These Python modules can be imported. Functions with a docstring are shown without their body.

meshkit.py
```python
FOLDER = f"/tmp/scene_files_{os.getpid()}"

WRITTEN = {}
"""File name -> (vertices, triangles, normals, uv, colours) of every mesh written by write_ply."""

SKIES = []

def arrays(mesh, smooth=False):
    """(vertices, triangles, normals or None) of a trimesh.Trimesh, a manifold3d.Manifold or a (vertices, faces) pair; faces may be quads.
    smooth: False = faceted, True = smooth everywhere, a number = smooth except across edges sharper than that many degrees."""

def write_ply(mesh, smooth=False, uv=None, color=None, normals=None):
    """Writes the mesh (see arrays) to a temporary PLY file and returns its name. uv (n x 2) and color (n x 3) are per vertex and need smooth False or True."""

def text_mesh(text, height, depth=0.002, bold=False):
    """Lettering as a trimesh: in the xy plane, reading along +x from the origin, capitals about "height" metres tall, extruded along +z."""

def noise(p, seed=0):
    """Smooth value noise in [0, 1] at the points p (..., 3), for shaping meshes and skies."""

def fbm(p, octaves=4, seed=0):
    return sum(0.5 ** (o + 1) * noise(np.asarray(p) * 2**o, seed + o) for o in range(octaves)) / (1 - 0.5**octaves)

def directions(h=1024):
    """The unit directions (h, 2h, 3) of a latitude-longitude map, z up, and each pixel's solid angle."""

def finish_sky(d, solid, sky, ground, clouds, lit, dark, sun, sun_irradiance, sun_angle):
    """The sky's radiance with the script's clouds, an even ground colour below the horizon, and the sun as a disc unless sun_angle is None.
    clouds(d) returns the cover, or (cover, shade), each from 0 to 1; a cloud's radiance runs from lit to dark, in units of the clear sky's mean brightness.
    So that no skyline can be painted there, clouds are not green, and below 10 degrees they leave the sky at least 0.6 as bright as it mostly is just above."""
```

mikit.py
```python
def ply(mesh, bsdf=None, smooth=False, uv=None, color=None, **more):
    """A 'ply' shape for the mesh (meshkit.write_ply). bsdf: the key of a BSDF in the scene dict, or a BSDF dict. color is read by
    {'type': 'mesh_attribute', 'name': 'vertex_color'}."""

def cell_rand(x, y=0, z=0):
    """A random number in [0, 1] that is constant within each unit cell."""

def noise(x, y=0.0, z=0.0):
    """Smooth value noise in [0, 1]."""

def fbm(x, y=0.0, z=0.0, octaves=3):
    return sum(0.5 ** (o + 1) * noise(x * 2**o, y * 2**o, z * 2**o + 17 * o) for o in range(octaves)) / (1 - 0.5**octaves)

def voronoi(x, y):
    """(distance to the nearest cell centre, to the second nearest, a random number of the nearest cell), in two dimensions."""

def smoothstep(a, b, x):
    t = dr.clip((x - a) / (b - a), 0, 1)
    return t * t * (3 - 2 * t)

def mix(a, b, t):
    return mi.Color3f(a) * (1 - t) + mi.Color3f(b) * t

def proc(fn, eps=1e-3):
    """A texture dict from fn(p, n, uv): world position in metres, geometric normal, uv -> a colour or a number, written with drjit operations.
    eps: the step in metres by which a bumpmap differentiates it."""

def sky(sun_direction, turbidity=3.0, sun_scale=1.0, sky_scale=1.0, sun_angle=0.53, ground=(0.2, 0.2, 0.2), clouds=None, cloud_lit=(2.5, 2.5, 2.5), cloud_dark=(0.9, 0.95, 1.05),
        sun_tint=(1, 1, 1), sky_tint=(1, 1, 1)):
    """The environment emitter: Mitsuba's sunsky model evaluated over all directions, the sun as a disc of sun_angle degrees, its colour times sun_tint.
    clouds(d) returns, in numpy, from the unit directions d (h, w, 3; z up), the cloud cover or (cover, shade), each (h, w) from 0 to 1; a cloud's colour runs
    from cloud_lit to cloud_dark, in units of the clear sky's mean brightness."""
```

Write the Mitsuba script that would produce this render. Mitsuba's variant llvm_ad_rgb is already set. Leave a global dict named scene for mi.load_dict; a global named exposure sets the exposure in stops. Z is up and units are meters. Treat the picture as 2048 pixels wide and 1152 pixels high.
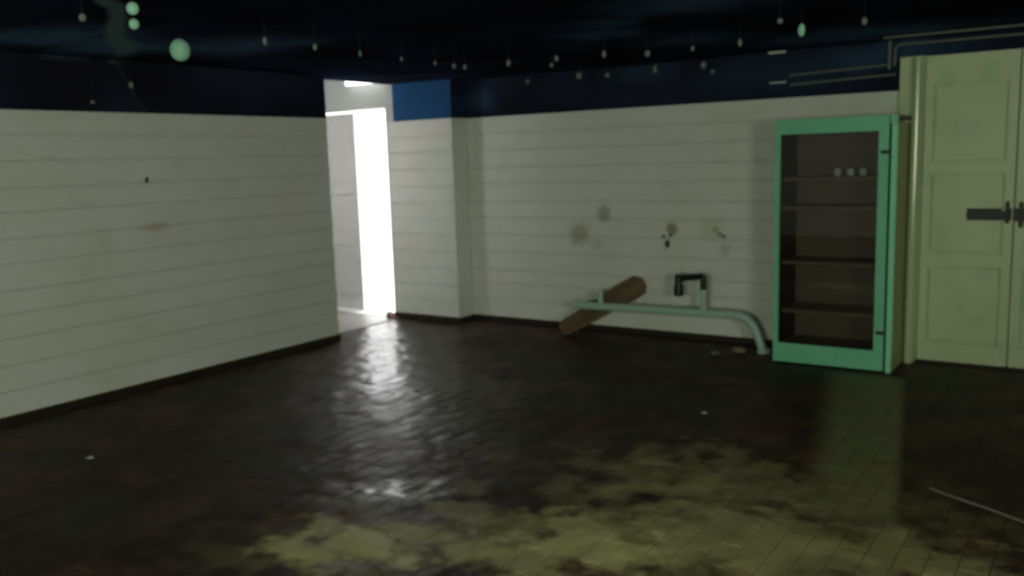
import math, random
import numpy as np
import drjit as dr
import trimesh
import mitsuba as mi
import mikit
from shapely.geometry import Polygon, box as sbox
from mikit import noise, fbm, smoothstep, mix, cell_rand

T = mi.ScalarTransform4f
random.seed(7)
scene, labels = {}, {}

# ------------------------------------------------------------------ camera
F, YAW, PITCH, ROLL, EYE = 1778.43, 0.59603, 0.14382, -0.03125, 1.55
fw = np.array([-math.sin(YAW) * math.cos(PITCH), math.cos(YAW) * math.cos(PITCH), -math.sin(PITCH)])
rt = np.array([math.cos(YAW), math.sin(YAW), 0.0])
up = np.cross(rt, fw)
up = -math.sin(ROLL) * rt + math.cos(ROLL) * up
EYEP = np.array([0, 0, EYE])
scene['camera'] = {
    'type': 'thinlens', 'fov_axis': 'x', 'fov': 2 * math.degrees(math.atan(1024 / F)),
    'aperture_radius': 0.0021, 'focus_distance': 1.0, 'near_clip': 0.05, 'far_clip': 200.0,
    'to_world': T().look_at(origin=EYEP.tolist(), target=(EYEP + fw).tolist(), up=up.tolist())}
# ------------------------------------------------------------------ light
scene['sky'] = {'type': 'constant', 'radiance': {'type': 'rgb', 'value': [6.4, 6.5, 6.5]}}     # overcast daylight beyond the far doorway
WINDOW_FRONT, WINDOW_RIGHT = [29.5, 33.5, 25.0], [21.5, 22.6, 18.6]                                # frosted window panes behind the camera
ADDED_LOBBY_LAMP, WALL_LAMP = [55.0, 53.0, 51.8], [3.5, 3.6, 3.7]
exposure = 0.0

# ------------------------------------------------------------------ sizes
CZ = 2.30            # ceiling of the dark room
WZ = 1.95            # top of the white boards
XA, XA2 = -5.67, -5.88   # faces of the left wall
YB, YC, YD = 6.70, 6.93, 6.88
XP = -5.17           # right end of the pier
XR, YF = 2.4, -3.6   # right wall, wall behind the camera
A_END = 5.59

# ------------------------------------------------------------------ materials
def mat(key, d):
    scene['mat_' + key] = d
    return 'mat_' + key
def rgb(*v): return {'type': 'rgb', 'value': list(v)}
def two(d): return {'type': 'twosided', 'bsdf': d}
def pr(color, rough=0.5, spec=0.5, **k):
    c = color if isinstance(color, dict) else rgb(*color)
    r = rough if isinstance(rough, dict) else float(rough)
    return two({'type': 'principled', 'base_color': c, 'roughness': r, 'specular': spec, **k})

def blob(a, b, ca, cb, ra, rb, soft=0.5):
    """1 inside an ellipse, 0 outside, in two coordinates of the world."""
    d = dr.sqrt(dr.square((a - ca) / ra) + dr.square((b - cb) / rb))
    return 1 - smoothstep(1 - soft, 1 + soft, d)

STAINS = [  # on the back wall: x, z, rx, rz, colour, strength
    (-3.95, 0.87, 0.10, 0.09, (0.33, 0.27, 0.19), .65), (-3.70, 1.05, 0.065, 0.075, (0.22, 0.23, 0.18), .6),
    (-3.77, 0.78, 0.05, 0.05, (0.4, 0.42, 0.38), .4), (-3.06, 0.93, 0.05, 0.05, (0.22, 0.17, 0.06), .8),
    (-3.10, 0.805, 0.022, 0.035, (0.03, 0.025, 0.012), 1.), (-3.135, 0.865, 0.02, 0.013, (0.06, 0.05, 0.02), .9),
    (-3.075, 0.875, 0.022, 0.014, (0.06, 0.05, 0.02), .9), (-2.68, 0.93, 0.03, 0.025, (0.22, 0.2, 0.06), .75),
    (-2.645, 0.895, 0.022, 0.022, (0.16, 0.14, 0.04), .8), (-2.61, 0.875, 0.022, 0.016, (0.07, 0.06, 0.02), .9), (-2.72, 0.95, 0.09, 0.1, (0.55, 0.6, 0.33), .5),
    (-2.60, 0.77, 0.05, 0.05, (0.4, 0.38, 0.24), .45)]
def white_fn(p, n, uv):
    h = p.x * 1.0 + p.y * 1.0
    m1, m2 = fbm(h * 1.7, p.z * 2.1, 3.0), fbm(h * 1.3 + 31, p.z * 1.9, 9.0)
    c = mix((0.69, 0.70, 0.65), (0.76, 0.77, 0.74), m1)
    c = mix(c, mi.Color3f(0.62, 0.68, 0.56), smoothstep(.5, .8, m2) * .5)
    c = mix(c, mi.Color3f(0.72, 0.66, 0.6), smoothstep(.52, .8, fbm(h * 2.3 + 7, p.z * 2.7, 1.0)) * .35)
    scuff = smoothstep(.62, .8, fbm(h * 5, p.z * 14, 5.0, 4))
    c = mix(c, mi.Color3f(0.45, 0.45, 0.38), scuff * .13)
    back = dr.select(p.y > 6.85, 1.0, 0.0)
    for x, z, rx, rz, col, s in STAINS:
        j = (fbm(p.x * 24, p.z * 24, 2.0) - .5) * .7
        c = mix(c, mi.Color3f(col), blob(p.x + j * rx, p.z + j * rz, x, z, rx, rz, .55) * s * back)
    left = dr.select(p.x < -5.6, 1.0, 0.0)
    c = mix(c, mi.Color3f(0.45, 0.3, 0.25), blob(p.y, p.z, 3.84, 1.15, .10, .03, .7) * .5 * left)
    return c
mat('white', pr(mikit.proc(white_fn), 0.55, 0.3))
mat('white_plain', pr((0.74, 0.745, 0.73), 0.5, 0.35))
mat('plaster', pr((0.50, 0.51, 0.49), 0.8, 0.2))

PATCHES = [  # paler blue clouds painted on the dark ceiling: x, y, rx, ry, strength
    (-4.95, 2.83, .42, .26, 1.0), (-5.12, 3.30, .38, .22, 1.1), (-4.6, 3.80, .5, .3, .8), (-1.8, 4.37, .4, .25, .8),
    (-2.72, 5.07, .28, .22, .7), (-2.45, 4.66, .2, .16, .6), (-2.4, 5.75, .35, .3, .5), (-1.5, 6.4, .55, .35, .9)]
def navy_fn(p, n, uv):
    m = fbm(p.x * 2.2, p.y * 2.2, p.z * 2.2, 4)
    c = mix((0.014, 0.0135, 0.023), (0.020, 0.025, 0.052), smoothstep(.3, .75, m))
    top = dr.select(p.z > 2.27, 1.0, 0.0)
    j = (fbm(p.x * 5, p.y * 5, 4.0) - .5)
    for x, y, rx, ry, s in PATCHES:
        c = mix(c, mi.Color3f(0.085, 0.16, 0.29), blob(p.x + j * rx, p.y + j * ry, x, y, rx, ry, .8) * .75 * s * top)
    # pale painted streak across the ceiling
    t = (p.y - 2.2) / (3.7 - 2.2)
    xs = -3.45 - t * 2.2 + (fbm(p.y * 3, 2.0) - .5) * .2
    w = .06 + .10 * t
    streak = (1 - smoothstep(.4, 1.3, dr.abs(p.x - xs) / w)) * top * smoothstep(3.75, 3.4, p.y) * smoothstep(1.2, 2.0, p.y)
    c = mix(c, mi.Color3f(0.13, 0.21, 0.22), streak * .85)
    back = dr.select(p.y > 6.6, 1.0, 0.0) * dr.select(p.z < 2.29, 1.0, 0.0)
    for x, z, rx, rz, s in ((-5.0, 2.10, .14, .09, 1.0), (-3.35, 2.22, .3, .07, .6), (-2.15, 2.1, .3, .1, .45), (-2.6, 2.15, .2, .1, .4), (-1.45, 2.2, .4, .08, 1.0)):
        c = mix(c, mi.Color3f(0.035, 0.085, 0.15), blob(p.x + j * rx, p.z + j * rz, x, z, rx, rz, .8) * .6 * s * back)
    left = dr.select(p.x < -5.6, 1.0, 0.0) * dr.select(p.z < 2.29, 1.0, 0.0)
    ln = (1 - smoothstep(.012, .03, dr.abs(p.y - (3.66 + (2.27 - p.z) * .56)))) * left
    c = mix(c, mi.Color3f(0.03, 0.035, 0.035), ln * .6)
    pier = dr.select(p.x < -5.16, 1.0, 0.0) * dr.select(p.y > 6.6, 1.0, 0.0) * dr.select(p.y < 6.703, 1.0, 0.0)      # pier front painted bluer and brighter, the lobby light put into its colour
    return mix(c, mi.Color3f(0.026, 0.085, 0.21) * (0.75 + 0.5 * m), pier * .95)
mat('navy', two({'type': 'diffuse', 'reflectance': mikit.proc(navy_fn)}))

WORN = [  # worn, pale places on the floor: x, y, rx, ry, strength
    (-2.63, 2.36, .22, .12, .9), (-2.53, 2.53, .24, .12, 1.), (-1.68, 2.97, .26, .2, 1.), (-1.83, 3.14, .2, .13, .75), (-2.38, 2.70, .16, .1, .6),
    (-2.27, 3.00, .25, .13, .4), (-2.75, 2.57, .14, .07, .6), (-1.42, 3.2, .3, .2, .55), (-1.95, 2.72, .3, .16, .7), (-1.2, 3.3, .4, .25, .5), (-.7, 3.45, .5, .25, .5),
    (-1.5, 3.9, .5, .4, .3)]
def floor_fn(p, n, uv):
    row = dr.floor((p.x + 0.51) / 0.105)
    k = cell_rand(row, dr.floor(p.y / 0.21 + 0.5 * (row - 2 * dr.floor(row / 2))), 5)
    m = fbm(p.x * 3.1, p.y * 3.1, 1.0, 4)
    c = mix((0.018, 0.0095, 0.0085), (0.042, 0.021, 0.017), 0.45 * k + 0.55 * m)
    c = mix(c, mi.Color3f(0.028, 0.028, 0.016), smoothstep(.45, .75, fbm(p.x * 2.3 + 9, p.y * 2.3, 7.0, 4)) * .8)
    c = mix(c, mi.Color3f(0.085, 0.034, 0.018), smoothstep(.5, .75, fbm(p.x * 4.0, p.y * 4.0 + 4, 3.0, 4)) * .6)
    near = blob(p.x, p.y, -1.35, 2.6, 1.5, 1.65, .45)
    mm = fbm(p.x * 6.5, p.y * 6.5, 6.0, 4)
    c = mix(c, mi.Color3f(0.26, 0.235, 0.105), near * smoothstep(.40, .74, mm) * .7)
    w = mi.Float(0)
    j1, j2 = fbm(p.x * 9, p.y * 9, 2.0, 4) - .5, fbm(p.x * 9 + 40, p.y * 9, 2.0, 4) - .5
    for x, y, rx, ry, s in WORN:
        w = dr.maximum(w, s * blob(p.x + j1 * 2.2 * rx, p.y + j2 * 2.2 * ry, x, y, rx, ry, .5))
    c = mix(c, mix((0.48, 0.48, 0.19), (0.72, 0.66, 0.34), mm), w * .9)
    # a patch of light in front of the cabinet, painted into the floor colour
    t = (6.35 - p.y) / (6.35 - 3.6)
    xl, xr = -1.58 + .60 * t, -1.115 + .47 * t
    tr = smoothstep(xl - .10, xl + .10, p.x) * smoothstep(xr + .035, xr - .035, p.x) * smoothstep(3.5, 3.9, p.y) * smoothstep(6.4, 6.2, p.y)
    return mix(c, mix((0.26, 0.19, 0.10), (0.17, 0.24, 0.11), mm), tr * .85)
WET = (-2.76, 3.06)
def rough_fn(p, n, uv):
    u, v = (p.x - WET[0]) * .80 + (p.y - WET[1]) * .60, -(p.x - WET[0]) * .60 + (p.y - WET[1]) * .80
    j = (fbm(p.x * 9, p.y * 9, 3.0) - .5) * .8
    wet = blob(u + j * .12, v + j * .06, 0.0, 0.0, .36, .12, .5)
    dry = smoothstep(4.7, 3.5, p.y + .25 * (p.x + 3.5))
    # the way in from the doorway is damp and smoother than the dusty rest
    t = (p.x + 5.9) * .667 - (p.y - 6.4) * .745
    off = dr.abs((p.x + 5.9) * .745 + (p.y - 6.4) * .667 + (fbm(p.x * 2.5, p.y * 2.5, 5.0) - .5) * .5)
    dry = dr.maximum(dry, smoothstep(.45, 1.05, off) * 1.3)
    return mi.Color3f((0.28 + .20 * dry + .12 * (fbm(p.x * 5, p.y * 5, 8.0) - .5)) * (1 - wet) + .21 * wet)
def ripple_fn(p, n, uv):
    return mi.Float(fbm(p.x * 8 + 3, p.y * 8, 4.0, 2))
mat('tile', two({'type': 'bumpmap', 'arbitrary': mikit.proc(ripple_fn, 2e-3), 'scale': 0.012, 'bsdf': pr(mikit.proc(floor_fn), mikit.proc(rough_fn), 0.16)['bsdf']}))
mat('slab', pr((0.22, 0.21, 0.195), 0.45, 0.4))
def grout_fn(p, n, uv):
    return mix((0.035, 0.026, 0.02), (0.15, 0.15, 0.075), smoothstep(5.2, 3.2, p.y + .4 * p.x + 1.0) * smoothstep(.25, .6, fbm(p.x * 4, p.y * 4, 1.0)))
mat('grout', pr(mikit.proc(grout_fn), 0.7, 0.2))
mat('skirting', pr((0.022, 0.016, 0.011), 0.5, 0.4))
def cream_fn(p, n, uv):
    m = fbm(p.x * 4, p.z * 3, 2.0)
    return mix(mix((0.50, 0.60, 0.34), (0.60, 0.65, 0.42), m), (0.40, 0.56, 0.32), smoothstep(.5, .8, fbm(p.x * 7, p.z * 6, 5.0)) * .5)
mat('cream', pr(mikit.proc(cream_fn), 0.42, 0.5))
mat('cream_gloss', two({'type': 'roughplastic', 'diffuse_reflectance': rgb(0.52, 0.58, 0.36), 'int_ior': 1.9, 'alpha': 0.045, 'nonlinear': False}))
mat('door_white', pr((0.88, 0.88, 0.87), 0.45, 0.4))
def green_fn(p, n, uv):
    m = fbm(p.x * 6, p.z * 5, p.y * 4)
    return mix((0.14, 0.52, 0.30), (0.24, 0.66, 0.42), m)
mat('green', pr(mikit.proc(green_fn), 0.35, 0.5))
mat('dark_wood', pr((0.085, 0.06, 0.04), 0.55, 0.35))
mat('shelf_wood', pr((0.105, 0.085, 0.055), 0.6, 0.25))
mat('black_wood', pr((0.022, 0.016, 0.012), 0.7, 0.15))  # darker copy of the cabinet wood, shade on its left inside painted in
mat('green_light', pr((0.30, 0.82, 0.52), 0.3, 0.5))
mat('olive', pr((0.30, 0.33, 0.14), 0.5, 0.35))
mat('glass', {'type': 'thindielectric', 'int_ior': 1.5})
mat('teal_pipe', pr((0.40, 0.58, 0.50), 0.4, 0.45))
mat('black', pr((0.010, 0.010, 0.009), 0.4, 0.4))
mat('iron', pr((0.022, 0.022, 0.014), 0.5, 0.4))
mat('steel', pr((0.55, 0.58, 0.50), 0.35, 0.5))
def plank_fn(p, n, uv):
    g = fbm((p.x * .77 + p.z * .53 + p.y * .35) * 3, (p.z * .8 - p.x * .5) * 30, 2.0, 4)
    return mix((0.060, 0.040, 0.017), (0.165, 0.115, 0.062), g)
mat('plank', pr(mikit.proc(plank_fn), 0.65, 0.25))
mat('conduit', pr((0.13, 0.15, 0.125), 0.45, 0.4))
mat('foam', pr((0.36, 0.72, 0.52), 0.6, 0.3))
mat('foam_pale', pr((0.17, 0.22, 0.19), 0.6, 0.3))
mat('thread', pr((0.03, 0.03, 0.035), 0.7, 0.2))
mat('paper', pr((0.8, 0.8, 0.78), 0.7, 0.2))
mat('cup', pr((0.42, 0.43, 0.36), 0.5, 0.3))
mat('rubble', pr((0.24, 0.17, 0.13), 0.8, 0.2))
mat('wedge', pr((0.16, 0.075, 0.05), 0.6, 0.3))
mat('cord', pr((0.16, 0.155, 0.13), 0.5, 0.4))
mat('lamp_white', pr((0.8, 0.8, 0.8), 0.5, 0.3))
mat('outdoor', pr((0.75, 0.75, 0.74), 0.8, 0.2))

# ------------------------------------------------------------------ helpers
def tri(x0, x1, y0, y1, z0, z1):
    m = trimesh.creation.box(extents=(x1 - x0, y1 - y0, z1 - z0))
    m.apply_translation(((x0 + x1) / 2, (y0 + y1) / 2, (z0 + z1) / 2))
    return m
def bevel_box(x0, x1, y0, y1, z0, z1, b=0.004):
    """A box whose twelve edges are chamfered by b."""
    c, h = np.array([(x0 + x1) / 2, (y0 + y1) / 2, (z0 + z1) / 2]), np.array([x1 - x0, y1 - y0, z1 - z0]) / 2
    b = min(b, *(h * .49))
    pts = []
    for s in np.ndindex(2, 2, 2):
        sg = np.array(s) * 2 - 1
        for k in range(3):
            q = h - b; q = q.copy(); q[k] = h[k]
            pts.append(c + sg * q)
    return trimesh.convex.convex_hull(np.array(pts))
def tube(pts, r, n=14, caps=True):
    P = np.array(pts, float); R_ = np.full(len(P), r) if np.isscalar(r) else np.array(r, float)
    t = np.gradient(P, axis=0); t /= np.linalg.norm(t, axis=1, keepdims=True)
    a = np.cross(t[0], [0.3, 0.2, 0.93]); a /= np.linalg.norm(a)
    V = []
    for i in range(len(P)):
        a = a - t[i] * (a @ t[i]); a /= np.linalg.norm(a); b = np.cross(t[i], a)
        for k in range(n):
            w = 2 * math.pi * k / n
            V.append(P[i] + R_[i] * (math.cos(w) * a + math.sin(w) * b))
    Fc = []
    for i in range(len(P) - 1):
        for k in range(n):
            q, s = i * n + k, i * n + (k + 1) % n
            Fc += [[q, s, s + n], [q, s + n, q + n]]
    if caps:
        V += [P[0], P[-1]]; e = len(V)
        for k in range(n):
            Fc += [[e - 2, (k + 1) % n, k], [e - 1, (len(P) - 1) * n + k, (len(P) - 1) * n + (k + 1) % n]]
    m = trimesh.Trimesh(np.array(V), np.array(Fc), process=False)
    return m
def bend(pts, rad, seg=7):
    """A polyline with its inner corners rounded."""
    P = [np.array(p, float) for p in pts]; out = [P[0]]
    for i in range(1, len(P) - 1):
        d0, d1 = P[i - 1] - P[i], P[i + 1] - P[i]
        l0, l1 = np.linalg.norm(d0), np.linalg.norm(d1); q = min(rad, l0 * .49, l1 * .49)
        A, B = P[i] + d0 / l0 * q, P[i] + d1 / l1 * q
        for k in range(seg + 1):
            s = k / seg; out.append((1 - s) ** 2 * A + 2 * s * (1 - s) * P[i] + s * s * B)
    out.append(P[-1]); return out
def join(*ms): return trimesh.util.concatenate([m for m in ms])
def numbered(key):
    if key not in scene and key not in labels: return key
    i = 1
    while f'{key}_{i:03d}' in scene or f'{key}_{i:03d}' in labels: i += 1
    return f'{key}_{i:03d}'
def obj(name, mesh, m, parent=None, smooth=False, **more):
    key = numbered(f'{parent}__{name}' if parent else name)
    scene[key] = mikit.ply(mesh, m, smooth, **more)
    return key
def tag(key, label=None, cat=None, group=None, kind=None):
    d = labels.setdefault(key, {})
    for k, v in (('label', label), ('category', cat), ('group', group), ('kind', kind)):
        if v: d[k] = v
    return key
def thing(name, label, cat, group=None): return tag(numbered(name), label, cat, group)
def struct(name, label, cat): return tag(name, label, cat, None, 'structure')
def holed(w0, w1, h0, h1, holes, depth):
    g = sbox(w0, h0, w1, h1)
    for a in holes: g = g.difference(sbox(*a))
    gs = getattr(g, 'geoms', [g])
    return join(*[trimesh.creation.extrude_polygon(q, depth, engine='earcut') for q in gs])
def upright_x(m, y):   # (w, h, d) -> x = w, z = h, y from y to y + d
    m = m.copy(); v = m.vertices.copy(); m.vertices = np.stack([v[:, 0], y + v[:, 2], v[:, 1]], 1); m.invert(); return m
def upright_y(m, x):   # (w, h, d) -> y = w, z = h, x from x to x + d
    m = m.copy(); v = m.vertices.copy(); m.vertices = np.stack([x + v[:, 2], v[:, 0], v[:, 1]], 1); return m

# ------------------------------------------------------------------ the setting: floor
struct('floor', 'dark red-brown brick tile floor, worn pale and greenish in the foreground', 'floor')
obj('bed', tri(-9.2, 2.6, -3.9, 7.1, -.12, -.0018), 'mat_grout', 'floor')
tag(obj('lobby_slab', tri(-9.2, XA2 - .035, 5.0, YB + .01, -.0019, -.0002), 'mat_slab', 'floor'), 'pale smooth floor of the lit lobby')
TW, TL, J = 0.105, 0.21, 0.004
TILE = bevel_box(-(TW - J) / 2, (TW - J) / 2, -(TL - J) / 2, (TL - J) / 2, -.010, 0, .001)
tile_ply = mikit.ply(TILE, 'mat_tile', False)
near_t, far_t = [], []
def in_view(x, y):
    d = np.array([x, y, -EYE]); z = d @ fw
    if z < .5: return None
    u, v = 1024 + F * (d @ rt * math.cos(ROLL) + (d @ np.cross(rt, fw)) * math.sin(ROLL)) / z, 576 - F * (d @ up) / z
    return u, v, np.linalg.norm(d)
cand = []
for ix in range(-82, 27):
    x = -0.5625 + ix * TW
    off = .105 if ix % 2 else 0.0
    for iy in range(-17, 34):
        y = iy * TL + off + .0
        if x < XA + .06 and x > XA2 - .06 and y < A_END + .12: continue
        if x < XA2 + .02: continue
        if y > YC - .08 or (x < XP + .06 and y > YB - .06) or x > XR - .06 or (x < -8.9): continue
        if y < 1.0 and not (-4.5 < x): continue
        q = in_view(x, y)
        vis = q is not None and -20 < q[0] < 2068 and q[1] < 1165 and q[2] > 1
        cand.append((q[2] if vis else 1e3 + abs(y), x, y))
cand.sort()
rng = np.random.default_rng(3)
M = []
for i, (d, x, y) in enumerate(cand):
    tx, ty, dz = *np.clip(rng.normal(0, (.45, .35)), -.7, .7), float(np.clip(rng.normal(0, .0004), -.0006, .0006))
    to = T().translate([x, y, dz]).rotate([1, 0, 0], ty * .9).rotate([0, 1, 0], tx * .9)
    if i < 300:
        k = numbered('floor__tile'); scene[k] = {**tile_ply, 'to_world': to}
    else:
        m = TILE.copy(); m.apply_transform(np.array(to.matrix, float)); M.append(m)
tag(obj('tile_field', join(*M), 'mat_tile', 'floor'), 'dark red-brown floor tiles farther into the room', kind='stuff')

# ------------------------------------------------------------------ ceiling
struct('ceiling', 'near-black navy painted ceiling with faint blue clouds', 'ceiling')
scene['ceiling'] = mikit.ply(tri(XA2, 2.6, YF - .2, 7.15, CZ, CZ + .25), 'mat_navy')
struct('ceiling_001', 'white ceiling of the lit lobby behind the left wall', 'ceiling')
scene['ceiling_001'] = mikit.ply(tri(-9.2, XA2 + .02, 3.0, 7.0, 2.66, 2.76), 'mat_plaster')

# ------------------------------------------------------------------ walls
def boards(parent, axis, a0, a1, face, sign, holes=(), seed=1):
    """Twelve horizontal boards from the skirting to WZ; axis 'x' or 'y' runs along the wall, face = the plane seen, sign = the way it faces."""
    r = np.random.default_rng(seed)
    n, z = 12, 0.05
    cuts = np.linspace(.05, WZ, n + 1); cuts[1:-1] += r.normal(0, .006, n - 1)
    for i in range(n):
        f = face + sign * r.normal(0, .0012)
        z0, z1 = cuts[i] + .0016, cuts[i + 1] - .0016
        if i == n - 1: z1 = WZ
        lo, hi = sorted((f, f - sign * .022))
        m = bevel_box(a0, a1, lo, hi, z0, z1, .0045) if axis == 'x' else bevel_box(lo, hi, a0, a1, z0, z1, .0045)
        obj('board', m, 'mat_white', parent)
# left wall
struct('wall_left', 'left wall, white painted boards below and a near-black navy band above', 'wall')
obj('core', tri(XA2, XA - .018, YF - .1, A_END, 0, 2.66), 'mat_plaster', 'wall_left')
obj('upper_band', tri(XA - .018, XA, YF - .1, A_END - .002, WZ, CZ), 'mat_navy', 'wall_left')
boards('wall_left', 'y', YF, A_END, XA, 1, seed=4)
tag(obj('nail_hole', tube([(XA - .004, 3.81, 1.485), (XA + .004, 3.815, 1.483)], .022, 10), 'mat_iron', 'wall_left'), 'small dark plugged hole in the left wall')
struct('baseboard_left', 'thin dark skirting along the foot of the left wall', 'skirting')
scene['baseboard_left'] = mikit.ply(bevel_box(XA - .018, XA + .012, YF, A_END + .012, 0, .052, .004), 'mat_skirting')
# pier and lintel of the lobby wall
struct('wall_pier', 'brighter projecting wall section between the doorway and the back wall', 'wall')
obj('core', tri(-5.99, XP - .018, YB + .018, YC + .2, 0, 2.66), 'mat_plaster', 'wall_pier')
obj('upper_band', tri(-5.885, XP, YB, YB + .018, WZ, CZ), 'mat_navy', 'wall_pier')
obj('end_band', tri(XP - .018, XP, YB + .018, YC, WZ, CZ), 'mat_navy', 'wall_pier')
boards('wall_pier', 'x', -5.99, XP, YB, -1, seed=5)
obj('end_face', tri(XP - .018, XP, YB + .022, YC, .05, WZ), 'mat_white', 'wall_pier')
obj('upper_trim', tri(-5.99, -5.885, YB, YB + .018, WZ, 2.66), 'mat_plaster', 'wall_pier')
struct('baseboard_pier', 'dark skirting along the foot of the projecting wall section', 'skirting')
scene['baseboard_pier'] = mikit.ply(join(bevel_box(-5.99, XP + .01, YB - .01, YB + .02, 0, .05, .004), bevel_box(XP - .02, XP + .01, YB, YC, 0, .05, .004)), 'mat_skirting')
struct('wall_lobby', 'pale grey wall above and beside the bright doorway', 'wall')
obj('lintel', tri(-9.2, -5.99, YB, YB + .22, 2.09, 2.66), 'mat_plaster', 'wall_lobby')
obj('side', tri(-9.2, -7.12, YB, YB + .22, 0, 2.09), 'mat_plaster', 'wall_lobby')
struct('wall_lobby_left', 'far side wall of the lobby', 'wall')
scene['wall_lobby_left'] = mikit.ply(tri(-9.2, -9.0, 3.0, YB, 0, 2.66), 'mat_plaster')
struct('wall_lobby_front', 'near wall of the lobby behind the left wall', 'wall')
scene['wall_lobby_front'] = mikit.ply(tri(-9.0, XA2, 5.0, 5.2, 0, 2.66), 'mat_plaster')
# back wall
struct('wall_back', 'back wall, stained white boards below and a near-black navy band above', 'wall')
obj('core', tri(XP - .01, 2.6, YC + .018, YC + .25, 0, CZ), 'mat_plaster', 'wall_back')
obj('upper_band', tri(XP, -1.30, YC, YC + .018, WZ, CZ), 'mat_navy', 'wall_back')
obj('door_band', tri(-1.30, XR, YD + .012, YC + .018, 2.175, CZ), 'mat_navy', 'wall_back')
boards('wall_back', 'x', XP, -1.30, YC, -1, seed=6)
struct('baseboard_back', 'dark skirting along the foot of the back wall', 'skirting')
scene['baseboard_back'] = mikit.ply(bevel_box(XP + .01, -1.30, YC - .012, YC + .018, 0, .052, .004), 'mat_skirting')
obj('end_board', bevel_box(-1.30, -1.135, YD - .002, YC + .018, .0, 2.175, .004), 'mat_cream', 'wall_back')
obj('right_board', tri(.05, XR, YD, YC + .018, 0, 2.175), 'mat_cream', 'wall_back')
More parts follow.
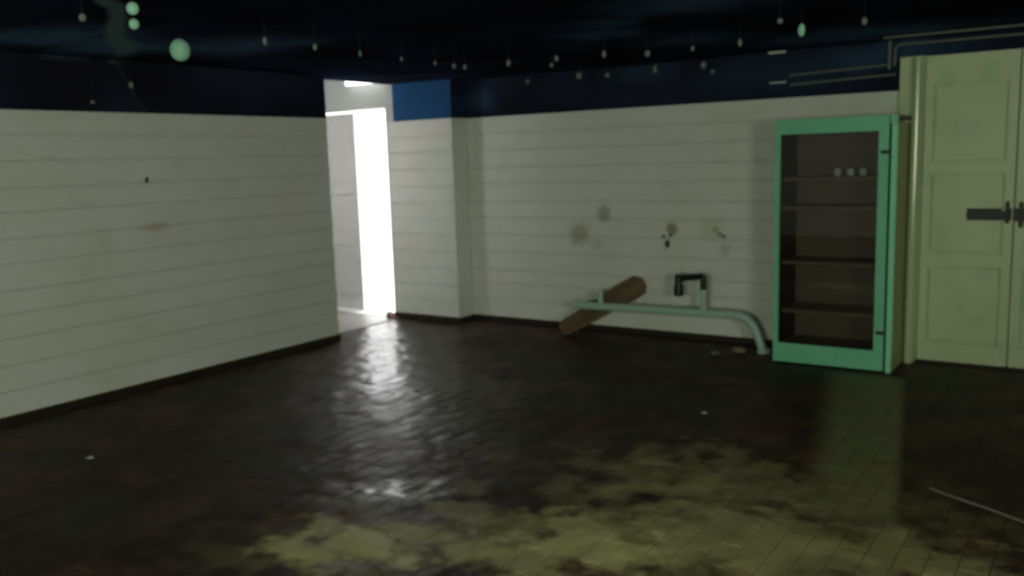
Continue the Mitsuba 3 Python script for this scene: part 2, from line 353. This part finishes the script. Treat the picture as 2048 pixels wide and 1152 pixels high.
# walls behind the camera, with frosted windows
WF = (-0.9, .7, 1.15, 2.05)      # x0 x1 z0 z1 in the wall behind the camera
WR = (-1.1, .7, 1.15, 2.05)     # y0 y1 z0 z1 in the right wall
struct('wall_front', 'white wall behind the camera with a frosted window', 'wall')
scene['wall_front'] = mikit.ply(upright_x(holed(XA2, 2.6, 0, CZ, [(WF[0], WF[2], WF[1], WF[3])], .2), YF - .2), 'mat_plaster')
struct('wall_right', 'white right wall with a frosted window', 'wall')
scene['wall_right'] = mikit.ply(upright_y(holed(YF, YC, 0, CZ, [(WR[0], WR[2], WR[1], WR[3])], .2), XR), 'mat_plaster')
def window(key, axis, a0, a1, z0, z1, at, inward, L):
    struct(key, 'frosted window with glazing bars', 'window')
    fr, b = [], .05
    bars = [(a0, a0 + b, z0, z1), (a1 - b, a1, z0, z1), (a0, a1, z0, z0 + b), (a0, a1, z1 - b, z1), ((a0 + a1) / 2 - .02, (a0 + a1) / 2 + .02, z0, z1)]
    for p, q, r, s in bars:
        fr.append(tri(p, q, at - .03, at + .03, r, s) if axis == 'x' else tri(at - .03, at + .03, p, q, r, s))
    obj('frame', join(*fr), 'mat_white_plain', key)
    mid = (a0 + a1) / 2
    for p, q in ((a0 + b, mid - .02), (mid + .02, a1 - b)):
        v = [(p, z0 + b), (q, z0 + b), (q, z1 - b), (p, z1 - b)]
        V = np.array([(w, at, h) if axis == 'x' else (at, w, h) for w, h in v]); Fc = np.array([[0, 1, 2], [0, 2, 3]])
        m = trimesh.Trimesh(V, Fc, process=False)
        if m.face_normals[0] @ np.array(inward) < 0: m.invert()
        obj('pane', m, 'mat_lamp_white', key, emitter={'type': 'area', 'radiance': rgb(*L)})
window('window_1', 'x', *WF, YF - .1, (0, 1, 0), WINDOW_FRONT)
window('window_2', 'y', *WR, XR + .1, (-1, 0, 0), WINDOW_RIGHT)

# ------------------------------------------------------------------ panelled double doors
def leaf(door, x0, x1, z0, z1, y, rows, m, stile, sides=1):
    """A door leaf: a frame with recessed fielded panels."""
    holes = [(x0 + stile, a, x1 - stile, b) for a, b in rows]
    k = obj('leaf', upright_x(holed(x0, x1, z0, z1, holes, .042), y), m, door)
    for a, b in rows:
        p0, p1 = x0 + stile - .002, x1 - stile + .002
        pan = join(tri(p0, p1, y + .034, y + .040, a - .002, b + .002), bevel_box(p0 + .013, p1 - .013, y + .008, y + .036, a + .012, b - .012, .005))
        obj('panel', pan, m, k)
    return k
struct('door_1', 'cream-green panelled double door with a dark iron bolt, right of the green cabinet', 'door')
ROWS = [(.16, .71), (.80, 1.36), (1.43, 1.98)]
leaf('door_1', -1.128, -.556, .02, 2.165, YD, ROWS, 'mat_cream', .055)
leaf('door_1', -.544, .040, .02, 2.165, YD, ROWS, 'mat_cream', .055)
bk = tag(obj('bolt', join(bevel_box(-.835, -.565, YD - .022, YD + .002, 1.035, 1.115, .004), bevel_box(-.60, -.578, YD - .034, YD, 1.015, 1.165, .004)), 'mat_iron', 'door_1'), 'dark iron bolt across the door')
obj('screw', trimesh.creation.icosphere(2, .012).apply_translation((-.612, YD - .026, 1.108)), 'mat_steel', bk, True)
obj('keeper', join(bevel_box(-.555, -.33, YD - .022, YD + .002, 1.03, 1.115, .004), bevel_box(-.52, -.495, YD - .034, YD, .99, 1.16, .004)), 'mat_iron', bk)
tag(obj('threshold', bevel_box(-1.14, .05, YD - .004, YC + .01, 0, .018, .003), 'mat_skirting', 'door_1'), 'dark threshold strip')
struct('door_2', 'white panelled door leaf at the left of the bright far doorway', 'door')
leaf('door_2', -7.10, -6.525, .014, 2.07, YB + .12, [(.16, .70), (.84, 1.24), (1.36, 1.94)], 'mat_door_white', .06)
obj('jamb', bevel_box(-6.02, -5.985, YB + .03, YB + .2, 0, 2.09, .004), 'mat_white_plain', 'door_2')
for z in (.90, 1.19): tag(obj('hinge', bevel_box(-6.032, -6.018, YB + .05, YB + .10, z - .03, z + .03, .003), 'mat_iron', 'door_2'), 'small hinge on the right jamb')
# the daylight outside
struct('ground', 'pale paving outside the bright doorway', 'ground')
scene['ground'] = mikit.ply(tri(-16, 0, YC + .26, 16, -.12, -.01), 'mat_outdoor')
struct('doorstep', 'pale step under the bright doorway', 'step')
scene['doorstep'] = mikit.ply(bevel_box(-7.12, -5.99, YB - .0, YC + .26, -.05, .006, .004), 'mat_outdoor')
struct('wall_courtyard', 'sunlit white wall outside the bright doorway', 'wall')
scene['wall_courtyard'] = mikit.ply(tri(-16, -3, 12.0, 12.3, -.05, 2.8), 'mat_outdoor')

# ------------------------------------------------------------------ lamps
t = thing('wall_lamp', 'short glowing wall lamp above the bright doorway', 'lamp')
obj('tube', bevel_box(-6.44, -6.00, YB - .075, YB - .035, 2.325, 2.40, .012), 'mat_lamp_white', t, emitter={'type': 'area', 'radiance': rgb(*WALL_LAMP)})
obj('back_plate', bevel_box(-6.46, -5.985, YB - .035, YB, 2.33, 2.395, .004), 'mat_white_plain', t)
t = thing('added_lobby_lamp', 'unseen lamp added on the near lobby wall to brighten the pier', 'lamp')  # added out of sight to brighten the pier, lintel and door leaf
obj('base', bevel_box(-6.62, -6.22, 5.2, 5.23, 1.68, 1.82, .006), 'mat_white_plain', t)
obj('diffuser', bevel_box(-6.60, -6.24, 5.23, 5.28, 1.70, 1.80, .015), 'mat_lamp_white', t, emitter={'type': 'area', 'radiance': rgb(*ADDED_LOBBY_LAMP)})

# ------------------------------------------------------------------ green glazed cabinet
CX0, CX1, CY0, CY1, CH = -2.035, -1.215, 6.42, 6.905, 1.765
t = thing('display_cabinet', 'green glazed cabinet with dark shelves standing left of the cream door', 'cabinet')
obj('side_panel', bevel_box(CX0, CX0 + .022, CY0 + .035, CY1, .0, CH - .01, .003), 'mat_black_wood', t)
obj('side_panel', bevel_box(CX1 - .022, CX1, CY0 + .035, CY1, .0, CH - .05, .003), 'mat_olive', t)
obj('back_panel', tri(CX0 + .022, CX1 - .022, CY1 - .012, CY1, .05, CH - .06), 'mat_dark_wood', t)
obj('top', bevel_box(CX0 - .005, CX1, CY0 + .036, CY1, CH - .03, CH, .004), 'mat_dark_wood', t)
obj('bottom', bevel_box(CX0 + .022, CX1 - .022, CY0 + .036, CY1 - .012, .10, .125, .003), 'mat_dark_wood', t)
for z in (.385, .745, 1.145, 1.355):
    obj('shelf', bevel_box(CX0 + .022, CX1 - .022, CY0 + .12, CY1 - .012, z - .026, z, .003), 'mat_shelf_wood', t)
dx1 = -1.268
d = tag(obj('door', upright_x(holed(CX0, dx1, .012, CH, [(CX0 + .032, .150, -1.332, 1.662)], .034), CY0), 'mat_green', t), 'green door frame with a deep bottom rail')
tag(obj('pane', tri(CX0 + .030, -1.330, CY0 + .014, CY0 + .018, .148, 1.664), 'mat_glass', d), 'clear glass pane')
for z in (.28, 1.52): obj('hinge', bevel_box(-1.318, -1.256, CY0 - .005, CY0 + .004, z - .012, z + .012, .002), 'mat_iron', d)
tag(obj('corner_post', bevel_box(-1.252, CX1, CY0 - .004, CY0 + .034, 0.0, 1.705, .005), 'mat_green_light', t), 'bright green corner post')
obj('cap', bevel_box(-1.262, CX1, CY0 - .002, CY0 + .036, 1.705, CH, .004), 'mat_green', t)
for i, (x, w) in enumerate(((-1.665, 'left'), (-1.575, 'middle'), (-1.487, 'right'))):
    prof = np.array([(0, 0), (.016, 0), (.020, .004), (.027, .018), (.029, .034), (.026, .048), (.021, .054), (.018, .050), (.0, .046)])
    m = trimesh.creation.revolve(prof, sections=20); m.apply_translation((x, 6.70, 1.3555))
    tag(obj('small_cup', m, 'mat_cup', smooth=40), f'{w} one of three small pale round cups inside the upper part of the green cabinet', 'cup', 'cups in the cabinet')

# ------------------------------------------------------------------ pipes by the back wall
yp = 6.68
t = thing('waste_pipe', 'pale teal waste pipe running low along the back wall towards the green cabinet', 'pipe')
obj('run', tube(bend([(-3.875, yp, .268), (-2.30, yp, .285), (-2.185, yp, .005)], .13, 10), .034, 18), 'mat_teal_pipe', t, 40)
obj('branch', tube([(-3.615, yp, .27), (-3.615, yp, .375), (-3.615, yp, .376), (-3.615, yp, .40)], [.024, .024, .030, .030], 16), 'mat_teal_pipe', t, 40)
obj('branch', tube([(-2.683, yp, .28), (-2.683, yp, .43), (-2.683, yp, .431), (-2.683, yp, .47)], [.026, .026, .032, .032], 16), 'mat_teal_pipe', t, 40)
obj('side_stub', tube(bend([(-3.615, yp, .355), (-3.74, yp, .335), (-3.80, yp, .29)], .05), .014, 12), 'mat_teal_pipe', t, 40)
obj('floor_collar', tube([(-2.188, yp, .0), (-2.188, yp, .03)], .05, 18), 'mat_teal_pipe', t, 40)
t = thing('drain_trap', 'black plastic drain trap rising from the teal pipe', 'drain trap')
obj('elbow', tube(bend([(-2.683, yp, .4705), (-2.683, yp, .578), (-2.905, yp, .548)], .035), .026, 16), 'mat_black', t, 40)
obj('bottle', tube([(-2.895, yp, .585), (-2.895, yp, .58), (-2.895, yp, .50), (-2.893, yp, .49), (-2.893, yp, .415), (-2.893, yp, .405)], [.024, .030, .030, .040, .040, .028], 18), 'mat_black', t, 40)
# drain pipe with clips beside the cream door
t = thing('drain_pipe', 'glossy cream upright pipe between the green cabinet and the cream door', 'pipe')
obj('shaft', tube([(-1.172, YD - .055, .0), (-1.172, YD - .055, 2.16)], .033, 24), 'mat_cream_gloss', t, 40)
for z in (.45, 1.72): obj('clip', tube([(-1.172, YD - .055, z - .015), (-1.172, YD - .055, z + .015)], .037, 24), 'mat_cream_gloss', t, 40)
for z in (.45, 1.72): obj('bracket', bevel_box(-1.187, -1.157, YD - .03, YD - .001, z - .012, z + .012, .003), 'mat_cream_gloss', t)
# conduits
def conduit(label, pts, r=.0095):
    tag(obj('conduit', tube(bend(pts, .04, 5), r, 10), 'mat_conduit', smooth=40), label, 'conduit', 'conduits above the cabinet and the door')
conduit('upper of two thin conduits on the wall above the green cabinet', [(-2.09, YC - .012, 2.112), (-1.36, YC - .012, 2.135)])
conduit('lower of two thin conduits on the wall above the green cabinet', [(-2.08, YC - .012, 2.042), (-1.33, YC - .012, 2.065)])
conduit('thin conduit along the ceiling above the cream door', [(XR - .01, 6.62, CZ - .011), (-1.36, 6.62, CZ - .011)])
conduit('thin conduit along the top of the wall above the cream door', [(XR - .01, YD - .002, 2.252), (-1.335, YD - .002, 2.262), (-1.335, YD - .002, 2.12)])
conduit('short upright conduit dropping from the ceiling left of the cream door', [(-1.375, YC - .03, CZ - .002), (-1.375, YC - .03, 2.10)], .014)
tag(obj('bracket', bevel_box(-2.24, -2.115, YC - .02, YC, 2.060, 2.072, .002), 'mat_steel'), 'small pale bracket on the dark band just left of the conduits', 'bracket')
tag(obj('bracket', bevel_box(-2.245, -2.115, 6.885, 6.92, CZ - .02, CZ, .003), 'mat_steel'), 'small pale metal strip under the ceiling above the cabinet', 'bracket')

# ------------------------------------------------------------------ plank leaning on the wall
B0, B1 = np.array([-4.005, 6.655, .022]), np.array([-3.30, 6.90, .455])
a = (B1 - B0); Lp = np.linalg.norm(a); a /= Lp
nrm = np.array([0, -1.0, 0]); nrm -= a * (a @ nrm); nrm /= np.linalg.norm(nrm); wv = np.cross(nrm, a)
out = [(0, -.05), (.05, -.075), (.25, -.085), (.5, -.09), (.70, -.098), (Lp - .05, -.092), (Lp - .01, -.05), (Lp, .0), (Lp - .015, .045), (Lp - .06, .088), (.6, .092), (.3, .07), (.06, .062), (.0, .03)]
m = trimesh.creation.extrude_polygon(Polygon(out), .028, engine='earcut')
v = m.vertices.copy(); m.vertices = B0 + v[:, :1] * a + v[:, 1:2] * wv + v[:, 2:3] * nrm
m.vertices[:, 2] -= min(0, m.vertices[:, 2].min()) ; m.fix_normals()
m.vertices[:, 1] -= max(0, m.vertices[:, 1].max() - (YC - .004))
tag(obj('plank', m, 'mat_plank'), 'rough brown wooden plank leaning on the back wall behind the teal pipe', 'plank')

# ------------------------------------------------------------------ balls hanging under the ceiling
BALLS = [(-4.235, 3.116, 2.190, 0.053, 0.060), (-3.281, 2.209, 2.190, 0.024, 0.026), (-3.619, 2.437, 2.190, 0.022, 0.024), (-3.609, 2.193, 2.190, 0.015, 0.017),
    (-3.662, 3.208, 2.190, 0.012, 0.022), (-3.667, 3.561, 2.190, 0.012, 0.019), (-5.620, 3.720, 2.133, 0.017, 0.024), (-5.630, 3.435, 2.009, 0.015, 0.012),
    (-3.709, 3.958, 2.190, 0.009, 0.018), (-3.735, 4.358, 2.190, 0.009, 0.014), (-3.743, 4.700, 2.190, 0.010, 0.015), (-3.776, 4.947, 2.190, 0.012, 0.019),
    (-3.767, 5.059, 2.190, 0.012, 0.019), (-3.422, 5.087, 2.190, 0.015, 0.024), (-4.128, 6.414, 2.190, 0.015, 0.019), (-3.061, 5.112, 2.190, 0.015, 0.021),
    (-3.296, 5.435, 2.190, 0.016, 0.016), (-3.570, 6.303, 2.190, 0.024, 0.028), (-3.399, 6.460, 2.190, 0.020, 0.020), (-2.723, 5.133, 2.190, 0.014, 0.024),
    (-2.516, 5.331, 2.190, 0.019, 0.022), (-2.925, 6.326, 2.190, 0.015, 0.030), (-2.201, 5.308, 2.190, 0.012, 0.018), (-2.548, 6.350, 2.190, 0.022, 0.026),
    (-2.682, 6.870, 2.186, 0.020, 0.018), (-1.880, 5.250, 2.190, 0.013, 0.024), (-1.427, 4.557, 2.190, 0.015, 0.015), (-1.443, 4.982, 2.190, 0.019, 0.035), (-1.100, 4.891, 2.190, 0.015, 0.020)]
NAMED = {0: 'largest pale green ball hanging under the dark ceiling near the left wall', 1: 'upper of two pale green balls hanging close together near the left wall',
    2: 'lower of two pale green balls hanging close together near the left wall', 3: 'faint small ball left of the two paired green balls under the ceiling',
    6: 'tiny pale ball against the dark band of the left wall, below the largest ball', 7: 'lowest tiny pale ball, just above the white boards of the left wall', 27: 'elongated greenish ball hanging above the green cabinet, longest of the small ones',
    28: 'small pale ball hanging farthest right, above the green cabinet', 26: 'small pale ball just left of the elongated greenish one above the cabinet'}
ORD = ['first', 'second', 'third', 'fourth', 'fifth', 'sixth', 'seventh', 'eighth', 'ninth', 'tenth', 'eleventh', 'twelfth', 'thirteenth', 'fourteenth', 'fifteenth', 'sixteenth', 'seventeenth', 'eighteenth', 'nineteenth', 'twentieth', 'last']
sphere = trimesh.creation.icosphere(2, 1.0)
n_ = [0, 0, 0, 0]
for i, (x, y, z, rx, rz) in enumerate(BALLS):
    if i in NAMED: lb = NAMED[i]
    else:
        place, q = ('right of the largest ball', 0) if i < 9 else ('above the lit doorway', 1) if i < 14 else ('above the leaning plank', 2) if i < 21 else ('above the teal pipe', 3)
        n_[q] += 1
        lb = f'tiny pale ball under the ceiling {place}, {ORD[n_[q] - 1]} from the left there'
    t = thing('hanging_ball', lb, 'ball', 'balls hanging under the ceiling')
    b = sphere.copy(); b.apply_scale((rx, rx, rz)); b.apply_translation((x, y, z))
    obj('ball', b, 'mat_foam' if i in (0, 1, 2, 27) else 'mat_foam_pale', t, True)
    obj('thread', tube([(x, y, z + rz * .9), (x, y, CZ + .001)], .0012, 5), 'mat_thread', t)

# ------------------------------------------------------------------ small things on the floor
pts = [(-.62, 4.26), (-.55, 4.215), (-.47, 4.175), (-.40, 4.14), (-.31, 4.09), (-.22, 4.035), (-.05, 3.98), (.2, 3.99), (.5, 4.06)]
tag(obj('cord', tube([(x, y, .0065) for x, y in pts], .006, 8), 'mat_cord', smooth=40), 'thin pale cord lying on the dark floor at the right', 'cord')
def scrap(x, y, w, label):
    v = np.array([(-w, -w * .5, 0), (w * .8, -w * .7, .004), (w, w * .5, .001), (-.2 * w, w * .8, .006), (-.9 * w, w * .4, .002)]); 
    top = v + (x, y, .004); bot = top - (0, 0, .002)
    tag(obj('paper_scrap', trimesh.convex.convex_hull(np.vstack([top, bot])), 'mat_paper'), label, 'paper scrap', 'paper scraps on the floor')
scrap(-1.97, 4.92, .016, 'tiny white paper scrap on the floor in front of the pipe')
scrap(-4.57, 2.57, .022, 'tiny white paper scrap on the floor near the left wall')
rb = trimesh.creation.icosphere(2, 1.0)
import meshkit
rb.vertices *= (1 + .5 * (meshkit.noise(rb.vertices * 1.9 + 5) - .5))[:, None]
for x, y, sx, sz, lb in ((-2.36, 6.60, .055, .024, 'flat pinkish rubble lump on the floor under the pipe bend'), (-2.50, 6.46, .035, .014, 'smaller rubble crumb on the floor in front of the pipe bend')):
    b = rb.copy(); b.apply_scale((sx, sx * .7, sz)); b.apply_translation((x, y, sz * .9))
    tag(obj('rubble', b, 'mat_rubble', smooth=True), lb, 'rubble', 'rubble by the pipe')
m = trimesh.creation.extrude_polygon(Polygon([(0, 0), (.11, 0), (.0, .06)]), .07, engine='earcut')
m.vertices = np.stack([m.vertices[:, 0] - 6.03, 6.615 + m.vertices[:, 2], m.vertices[:, 1] + .002], 1); m.fix_normals()
tag(obj('door_wedge', m, 'mat_wedge'), 'small reddish-brown wedge on the floor at the corner beside the bright doorway', 'wedge')
